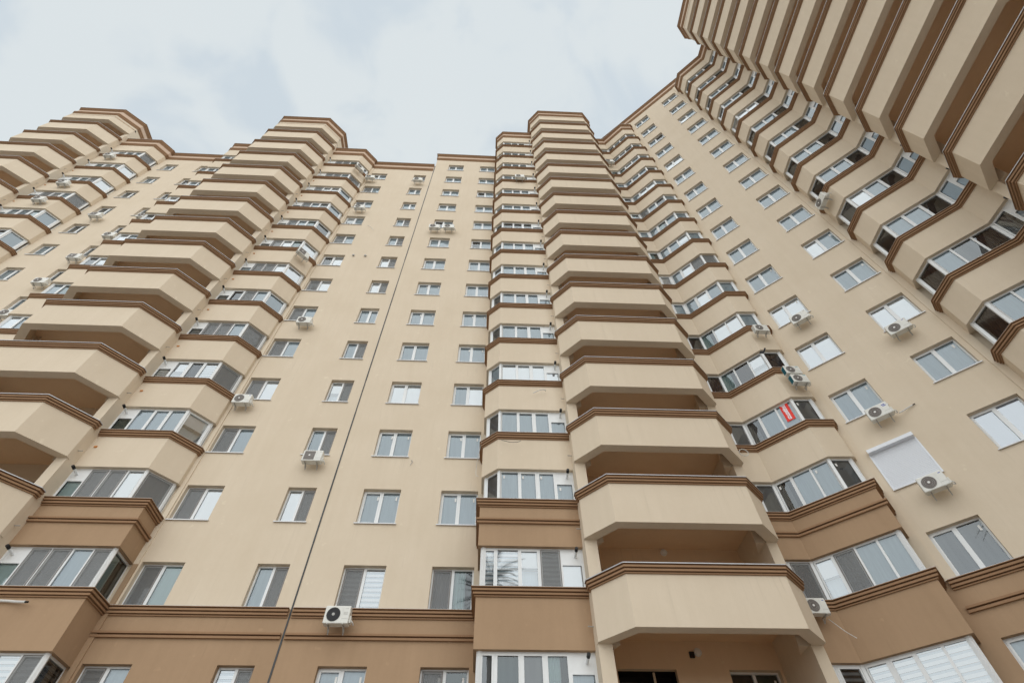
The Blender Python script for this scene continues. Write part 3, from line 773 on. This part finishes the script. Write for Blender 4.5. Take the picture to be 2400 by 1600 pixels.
# balcony stacks --------------------------------------------------
add_stack(mid, [(2.86, 14.55), (2.86, 14.33), (3.75, 13.36), (8.31, 13.34), (9.16, 14.2), (9.16, 14.45)], ZL, 0, 16, 56.65,
          wall_pts=[(8.98, YA+.1), (3.04, YA+.1)], ext_pts=[(2.98, 21), (9.04, 21)],
          pillars=[([(2.99, 14.46), (3.37, 14.46), (3.37, 16.5), (2.99, 16.5)], 54), ([(8.70, 14.42), (9.03, 14.42), (9.03, 16.5), (8.70, 16.5)], 54)])
add_stack(left, [(-21.12, 14.95), (-21.12, 14.71), (-19.93, 13.45), (-15.76, 13.44), (-14.55, 14.71), (-14.55, 14.95)], ZL, 0, 14, 50.65,
          wall_pts=[(-14.74, YA+.1), (-20.94, YA+.1)], ext_pts=[(-21.0, 21), (-14.67, 21)],
          pillars=[([(-20.99, 14.84), (-20.62, 14.84), (-20.62, 16.5), (-20.99, 16.5)], 48), ([(-15.05, 14.84), (-14.69, 14.84), (-14.69, 16.5), (-15.05, 16.5)], 48)])
add_stack(left, [(-39.38, 14.95), (-39.38, 14.73), (-38.15, 13.52), (-34.2, 13.54), (-32.83, 14.76), (-32.83, 14.98)], ZL, 5, 14, 50.65,
          wall_pts=[(-33.01, YA+.1), (-39.20, YA+.1)], ext_pts=[(-39.26, 21), (-32.95, 21)],
          pillars=[([(-39.25, 14.86), (-38.9, 14.86), (-38.9, 16.5), (-39.25, 16.5)], 48), ([(-33.33, 14.86), (-32.96, 14.86), (-32.96, 16.5), (-33.33, 16.5)], 48)])
add_stack(wing, [(17.35, 6.14), (17.12, 6.14), (16.19, 5.22), (16.30, .55), (17.2, -.34), (17.45, -.34)], 4.15, 3, 16, 56.15,
          wall_pts=[(19.3, -.15), (19.3, 5.96)], ext_pts=[(22, 6.02), (22, -.22)],
          pillars=[([(17.25, 6.01), (17.25, 5.68), (19.3, 5.68), (19.3, 6.01)], 53.5), ([(17.3, -.20), (19.3, -.20), (19.3, .12), (17.3, .12)], 53.5)])
mb = MB()
for z in (6.57, 9.77):
    pass
# round lamps on the loggia walls
def lamp(x, z):
    mb = MB(); mb.tube([(x, YA, z), (x, YA-.05, z)], .115, PVC, 20); mb.tube([(x, YA-.05, z), (x, YA-.085, z), (x, YA-.10, z)], [.105, .085, .03], LAMPW, 20); link('wall_lamp', mb.mesh('wall_lamp'), mid)
lamp(6.32, 6.57); lamp(6.08, 9.74)
mb = MB(); mb.box(6.06, 6.20, YA-.06, YA, 6.42, 6.58, BLACK); link('junction_box', mb.mesh('junction_box'), mid)

# small pipes and caps repeated at every level
def rod(parent, x, y, z, d):
    mb = MB(); mb.tube([(x, y, z), (x+d[0], y+d[1], z+d[2])], .016, STEEL, 6); link('drain_spout', mb.mesh('drain_spout'), parent)
for L in range(0, 15): rod(mid, 2.99, 14.75, 3*L+.55, (-.16, -.02, 0))
for L in range(1, 14): rod(left, -14.69, 15.0, 3*L+.45, (.17, 0, 0)); 
for L in range(7, 14): rod(left, -32.96, 15.0, 3*L+.45, (.17, 0, 0))
mb = MB(); mb.box(-.05, .05, -.035, .0, -.03, .03, ORANGE); capm = mb.mesh('vent_cap')
for L in range(3, 14):
    link('vent_cap', capm, left, (-14.46, 15.29, 3*L+.88))
    if L > 8: link('vent_cap', capm, left, (-32.75, 15.29, 3*L+.88))

# ------------------------------------------------------------------ air conditioners
def ac_body(style):
    """local: x along the wall, -y outward; origin at the wall, centre of the underside"""
    W, Hh, D, gap = .80, .54, .28, .10
    mb = MB(); x0, x1, y0, y1 = -W/2, W/2, -(gap+D), -gap
    # chamfered casing
    c = .018
    sec = [(x0+c, y0), (x1-c, y0), (x1, y0+c), (x1, y1-c), (x1-c, y1), (x0+c, y1), (x0, y1-c), (x0, y0+c)]
    b = len(mb.v)
    wallstrip(mb, sec+[sec[0]], c, Hh-c, ACW)
    i2 = [(x*(1-.03), y0+(y-y0)*.94+.008) for x, y in sec]
    for z, zi in ((c, 0), (Hh-c, Hh)):
        for k in range(8):
            p, q = sec[k], sec[(k+1) % 8]; r_, s_ = i2[(k+1) % 8], i2[k]
            f = [(*p, z), (*q, z), (*r_, zi), (*s_, zi)]; mb.face(f if zi else f[::-1], ACW)
        mb.face([(*p, zi) for p in (i2 if zi else i2[::-1])], ACW)
    # removable service panel seam and printed stripe
    mb.box(.17, .172, y0-.002, y0, .03, Hh-.03, ACG)
    mb.box(.172, x1-.02, y0-.004, y0-.0005, .14, .146, ACG)
    if style == 'blue':
        mb.box(.20, .32, y0-.004, y0, .42, .455, BLUEI); mb.box(.22, .34, y0-.004, y0, .36, .395, BLUEI)
    elif style == 'teal': mb.box(.22, .34, y0-.004, y0, .47, .50, TEALI)
    elif style == 'black':
        for k in range(4): mb.box(.20, .34, y0-.004, y0, .27+.025*k, .275+.025*k, ACG)
        mb.box(.23, .34, y0-.004, y0, .45, .458, ACG)
    else: mb.box(.27, .34, y0-.004, y0, .45, .475, BLUEI if style == 'logo' else ACG)
    if style == 'teal': mb.box(x0-.004, x0, y0+.03, y1-.03, .04, Hh-.04, TEAL)
    else:
        for k in range(9): mb.box(x0-.003, x0, y0+.04, y1-.04, .06+.05*k, .068+.05*k, ACG)
    # valve cover
    mb.box(x1, x1+.05, y0+.09, y1-.02, .06, .27, ACW)
    return mb.mesh('casing')
def ac_grille(style):
    mb = MB(); y0 = -.38; cx, cz, r = -.115, .27, .215; G = GRILLB if style == 'black' else GRILL
    if style == 'square':
        mb.box(cx-r, cx+r, y0-.012, y0-.001, cz-r, cz+r, GRILL)
        for k in range(1, 7): mb.box(cx-r, cx+r, y0-.017, y0-.012, cz-r+k*.062, cz-r+k*.062+.008, ACG)
    else:
        mb.tube([(cx, y0-.001, cz), (cx, y0-.014, cz)], r, G, 32)
        for rr in (.205, .16, .115):
            pts = [(cx+rr*math.cos(2*math.pi*i/28), y0-.018, cz+rr*math.sin(2*math.pi*i/28)) for i in range(29)]
            mb.tube(pts, .004, G if style == 'black' else ACG, 4, False)
        for k in range(12):
            a = 2*math.pi*k/12; mb.bar((cx+.05*math.cos(a), y0-.017, cz+.05*math.sin(a)), (cx+r*math.cos(a), y0-.017, cz+r*math.sin(a)), .004, .004, G)
    hb = .045 if style == 'black' else .04
    mb.tube([(cx, y0-.014, cz), (cx, y0-.024, cz)], hb, ACG if style == 'black' else HUB, 14)
    return mb.mesh('fan_grille')
def ac_bracket(x):
    mb = MB(); mb.bar((x, 0, -.018), (x, -.385, -.018), .032, .03, STEEL); mb.bar((x, -.012, -.02), (x, -.012, -.20), .03, .02, STEEL); mb.bar((x, -.02, -.18), (x, -.24, -.03), .022, .022, STEEL)
    return mb.mesh('bracket')
def ac_pipe():
    mb = MB(); mb.tube([(.44, -.22, .16), (.50, -.20, .10), (.52, -.12, .06), (.50, -.03, .10), (.47, .0, .16)], .02, CORDW, 8)
    return mb.mesh('refrigerant_pipe')
def add_ac(x, y, z, ang, style, label, group='outdoor air conditioner units', scale=1.0):
    """x, y, z: front face centre"""
    t = Vector((math.cos(ang), math.sin(ang))); n = Vector((math.sin(ang), -math.cos(ang)))
    px = x-n.x*.38*scale; py = y-n.y*.38*scale; pz = z-.27*scale
    e = empty('air_conditioner', (px, py, pz), label, 'air conditioner', group, ang); e.scale = (scale,)*3
    child('casing', cached(('acb', style), lambda: ac_body(style)), e)
    child('fan_grille', cached(('acg', style), lambda: ac_grille(style)), e)
    for s in (-.24, .24): child('bracket', cached(('acr', s), lambda: ac_bracket(s)), e)
    child('refrigerant_pipe', cached('acp', ac_pipe), e)
    return e
A0, B0 = 0.0, FB[2]
ACS = [
 (-4.36, 15.86, 7.30, A0, 'black', 'white air conditioner with big black fan on the brown base band'),
 (-6.84, 15.90, 13.25, A0, 'square', 'air conditioner under the narrow window just left of the joint line, square grille'),
 (-10.71, 15.90, 16.26, A0, 'logo', 'air conditioner beside the bay end below a window with a white blind'),
 (-9.89, 15.90, 22.18, A0, 'plain', 'small air conditioner alone under the right half of a window, left facade middle height'),
 (-10.85, 15.90, 43.1, A0, 'plain', 'topmost facade air conditioner next to the roof bay, right of the tilted one'),
 (-6.84, 15.90, 43.0, A0, 'plain', 'air conditioner in front of the top window nearest the joint line'),
 (-10.34, 15.90, 36.88, A0, 'plain', 'air conditioner two windows below the roof on the left block'),
 (-4.46, 15.90, 34.03, A0, 'logo', 'left one of the pair of air conditioners hung side by side under one window'),
 (-3.44, 15.90, 34.1, A0, 'logo', 'right one of the pair of air conditioners hung side by side under one window'),
 (-27.61, 15.90, 33.8, A0, 'square', 'boxy air conditioner under the window left of the balcony stack, with flat square grille'),
 (-24.95, 15.90, 30.9, A0, 'plain', 'tilted looking air conditioner with a pipe rising above it, between far bay and stack'),
 (-24.5, 15.90, 33.9, A0, 'plain', 'air conditioner tucked against the hidden bay left of the stack, highest of its column'),
 (-25.25, 15.90, 27.95, A0, 'square', 'air conditioner with a thin rod behind it, third from top left of the stack'),
 (-25.25, 15.90, 25.1, A0, 'logo', 'air conditioner with round fan facing up left, fourth from top left of the stack'),
 (-24.7, 15.90, 21.95, A0, 'plain', 'air conditioner cut by the left edge of the photo'),
 (1.62, 14.42, 40.62, A0, 'plain', 'air conditioner hanging in front of the glazed bay right of the joint, near its top'),
 (-31.66, 14.90, 42.85, A0, 'plain', 'highest air conditioner of the far left bay, under the roof cornice'),
 (-31.28, 14.90, 36.78, A0, 'plain', 'middle air conditioner of the far left bay'),
 (-30.9, 14.90, 33.8, A0, 'plain', 'lowest air conditioner of the far left bay'),
 (-11.5, 15.12, 27.95, math.atan2(.93, .83), 'square', 'dark looking air conditioner on the slanted end of the bay, half way up'),
 (-11.5, 15.12, 43.05, math.atan2(.93, .83), 'plain', 'air conditioner on the slanted bay end just below the left roof'),
 (13.55, 12.53, 18.94, B0, 'plain', 'air conditioner under a window of the angled wing, one floor above the white blinds'),
 (15.36, 10.83, 15.95, B0, 'logo', 'air conditioner before the window with white blinds on the angled wing'),
 (13.65, 12.44, 12.97, B0, 'blue', 'air conditioner with two blue stripes and a loose white hose'),
 (13.62, 12.46, 9.96, B0, 'logo', 'air conditioner below the white roller shutter'),
 (12.0, 13.10, 18.82, A0, 'plain', 'air conditioner standing out from the corner bay, above the two teal ones'),
 (12.13, 13.08, 15.90, A0, 'teal', 'upper one of the two teal sided air conditioners stacked on the corner bay'),
 (12.19, 13.07, 15.37, A0, 'teal', 'lower one of the two teal sided air conditioners stacked on the corner bay'),
 (9.50, 14.62, 7.16, A0, 'logo', 'white air conditioner half hidden behind the lowest balcony'),
 (9.65, 14.62, 45.95, A0, 'plain', 'small air conditioner wedged between the middle stack and the corner bay near the roof'),
 (15.93, 9.33, 24.55, rad(-90), 'plain', 'air conditioner on the end of the right bay, alone on that bay'),
 (-15.8, 15.1, 43.3, A0, 'plain', 'dark air conditioner inside a high loggia of the left stack'),
]
for a in ACS: add_ac(*a, scale=.82 if a[4] == 'teal' else .80 if a[0] in (12.0, 9.50) else .92)

# ------------------------------------------------------------------ shutter, banner, cables
e = empty('roller_shutter', (*onB(4.172, .0), zB(2)), 'white roller shutter closed over a window of the angled wing', 'roller shutter', rot=B0)
mb = MB(); w = 1.419; n = 26; st = 1.44/n
slat = MB(); slat.hexa([(-.02,-.012,.002),(w+.02,-.012,.002),(w+.02,.004,.0),(-.02,.004,.0),(-.02,-.022,st-.008),(w+.02,-.022,st-.008),(w+.02,.004,st),(-.02,.004,st)], SHUT); sm = slat.mesh('slat')
for i in range(n): child('slat', sm, e, (0, 0, i*st))
mb = MB(); mb.hexa([(-.03,-.21,1.42),(w+.03,-.21,1.42),(w+.03,0,1.42),(-.03,0,1.42),(-.03,-.21,1.55),(w+.03,-.21,1.55),(w+.03,0,1.64),(-.03,0,1.64)], SHUT); child('shutter_box', mb.mesh('shutter_box'), e)
for xr in (-.05, w):
    mb = MB(); mb.box(xr, xr+.05, -.035, 0, 0, 1.42, SHUT); child('guide_rail', mb.mesh('guide_rail'), e)

def fontcurve(txt, size):
    cu = bpy.data.curves.new('lettering', 'FONT'); cu.body = txt; cu.size = size; cu.align_x = 'CENTER'; cu.align_y = 'CENTER'; cu.extrude = .001; cu.offset = .010
    o = bpy.data.objects.new('lettering', cu); COL.objects.link(o)
    dg = bpy.context.evaluated_depsgraph_get(); me = bpy.data.meshes.new_from_object(o.evaluated_get(dg)); bpy.data.objects.remove(o)
    me.materials.clear(); me.materials.append(INK); return me
# banner hangs inside the third pane of the corner bay, level 3
ba = math.atan2(-1.48, 1.44)
bx, by = 11.590, 14.027
e = empty('banner', (bx, by, 14.467), 'narrow red banner with white lettering inside a bay window of the inner corner', 'banner', rot=ba)
mb = MB(); mb.box(-.165, .165, -.002, .0, -.49, .49, RED); child('cloth', mb.mesh('cloth'), e)
lt = child('lettering', fontcurve('продается', .195), e, (0, -.004, 0)); lt.rotation_euler = (math.pi/2, math.pi/2, 0); lt.scale = (.86, 1, 1)

def cable(name, pts, r, mat, label, cat, tip=None):
    # smooth the path
    P = [Vector(p) for p in pts]; Q = []
    for i in range(len(P)-1):
        p0, p1, p2, p3 = P[max(i-1,0)], P[i], P[i+1], P[min(i+2,len(P)-1)]
        for k in range(6):
            t = k/6; Q.append(.5*((2*p1)+(p2-p0)*t+(2*p0-5*p1+4*p2-p3)*t*t+(3*p1-p0-3*p2+p3)*t**3))
    Q.append(P[-1]); o = Q[0].copy()
    mb = MB(); mb.tube([q-o for q in Q], r, mat, 7)
    if tip: mb.tube([Q[-1]-o, Q[-1]-o+(Q[-1]-Q[-2]).normalized()*.1], r*.8, BLACK, 7)
    ob = link(name, mb.mesh(name), None, tuple(o)); ob['label'] = label; ob['category'] = cat
    return ob
h0 = onB(5.72, .22); h1 = onB(5.95, .10); h2 = onB(6.2, .05)
cable('hose', [(*h0, 12.75), (*onB(5.85, .16), 12.80), (*h1, 12.86), (*h2, 12.93)], .022, CORDW, 'loose white hose sticking out to the right of an air conditioner on the wing', 'hose', True)
cable('conduit', [(-14.2, 15.24, 7.27), (-13.5, 15.22, 7.25), (-13.1, 15.2, 7.22), (-12.8, 15.12, 7.18)], .035, CORDW, 'white pipe stub on the brown bay panel at lower left', 'pipe', True)
cable('conduit', [(2.25, 14.80, 16.05), (2.18, 14.7, 16.03), (1.98, 14.68, 15.97), (1.70, 14.72, 15.83)], .018, CORDW, 'short slanted white pipe on the cream bay panel right of the joint', 'pipe')
cable('cable', [(.40, 14.78, 13.25), (.55, 14.74, 13.18), (.75, 14.70, 13.09), (1.0, 14.66, 13.07), (1.12, 14.70, 13.18)], .009, METALD, 'thin dark wire hooked under a bay ledge right of the joint', 'cable')
ring = [(9.62+.17*math.cos(a), 14.88-.015*i/20, 13.02+.16*math.sin(a)) for i in range(27) for a in (2*math.pi*i/20,)]
cable('cable', ring, .014, CORDW, 'coil of white cable hanging beside the middle balcony stack', 'cable')
cable('cable', [(9.9, 14.98, 6.95), (10.0, 14.9, 6.75), (10.14, 14.85, 6.55), (10.32, 14.78, 6.35)], .010, CORDW, 'thin white cord trailing from the half hidden air conditioner', 'cable')
cable('cable', [(-.35, 15.3, 13.6), (-.5, 15.9, 13.1), (-.52, 16.0, 12.6), (-.42, 15.6, 12.2)], .010, CORDW, 'pale cable looped down the corner of the bay', 'cable')
cable('cable', [(-3.12, 16.36, 13.5), (-3.06, 16.32, 13.4), (-3.12, 16.33, 13.25)], .012, STEEL, 'short bent wire poking from the facade below a window', 'cable')
cable('cable', [(-9.3, 16.34, 34.6), (-8.95, 16.3, 34.2), (-8.7, 16.25, 33.7)], .010, CORDW, 'thin pale cord hanging on the left facade near the top', 'cable')
for x in (-9.24, -8.48):
    mb = MB(); mb.tube([(0,.05,0),(0,-.06,0)], .07, STEEL, 14); mb.tube([(0,-.06,0),(0,-.09,0)], [.085,.05], STEEL, 14)
    ob = link('vent_cover', mb.mesh('vent_cover'), None, (x, YA-.02, 30.05)); ob['category'] = 'vent'
    ob['label'] = 'left one of two small round vents side by side on the facade' if x < -9 else 'right one of two small round vents side by side on the facade'
e = empty('security_camera', (11.62, 13.50, 17.42), 'small dark camera at the top corner of the corner bay window', 'camera')
mb = MB(); mb.box(-.11, .06, -.10, 0, 0, .05, METALD); child('mount', mb.mesh('mount'), e)
mb = MB(); mb.tube([(.06, -.05, .03), (.10, -.22, .12)], .035, METALD, 10); child('housing', mb.mesh('housing'), e)

# ------------------------------------------------------------------ tall palm behind the viewpoint, mirrored in the lower windows
e = empty('palm_tree', (.35, -8.2, GROUND), 'tall palm tree mirrored in the lower centre windows beside the brown bay', 'palm tree')
LEAF = simple('palm_leaf', (.05, .065, .03), .6, .3, noise=.3); BARK = simple('palm_bark', (.13, .10, .075), .9, .2, noise=.4)
mb = MB(); mb.tube([(0, 0, 0), (.15, .1, 6), (.05, .0, 13), (0, 0, 21.6)], [.30, .23, .19, .21], BARK, 12); child('trunk', mb.mesh('trunk'), e)
mb = MB(); pts = [Vector((3.1*t, 0, 1.5*t-2.6*t*t)) for t in [k/14 for k in range(15)]]
mb.tube(pts, [.035*(1-.8*k/14) for k in range(15)], LEAF, 5)
for k in range(2, 60):
    t = k/60; p = Vector((3.1*t, 0, 1.5*t-2.6*t*t)); ln = .62*math.sin(math.pi*(.12+.85*t))
    for sgn in (-1, 1):
        q = p+Vector((ln*.55, sgn*ln*.8, -.18*ln)); w = Vector((.013, 0, 0))
        mb.face([p-w, p+w, q+w*.2, q-w*.2], LEAF)
fr = mb.mesh('frond')
rp_ = random.Random(4)
for k in range(34):
    o = child('frond', fr, e, (0, 0, 21.6)); o.rotation_euler = (rp_.uniform(-.2, .2), rp_.uniform(-.95, .55), k*2.399); sc = rp_.uniform(.8, 1.1); o.scale = (sc, sc, sc)
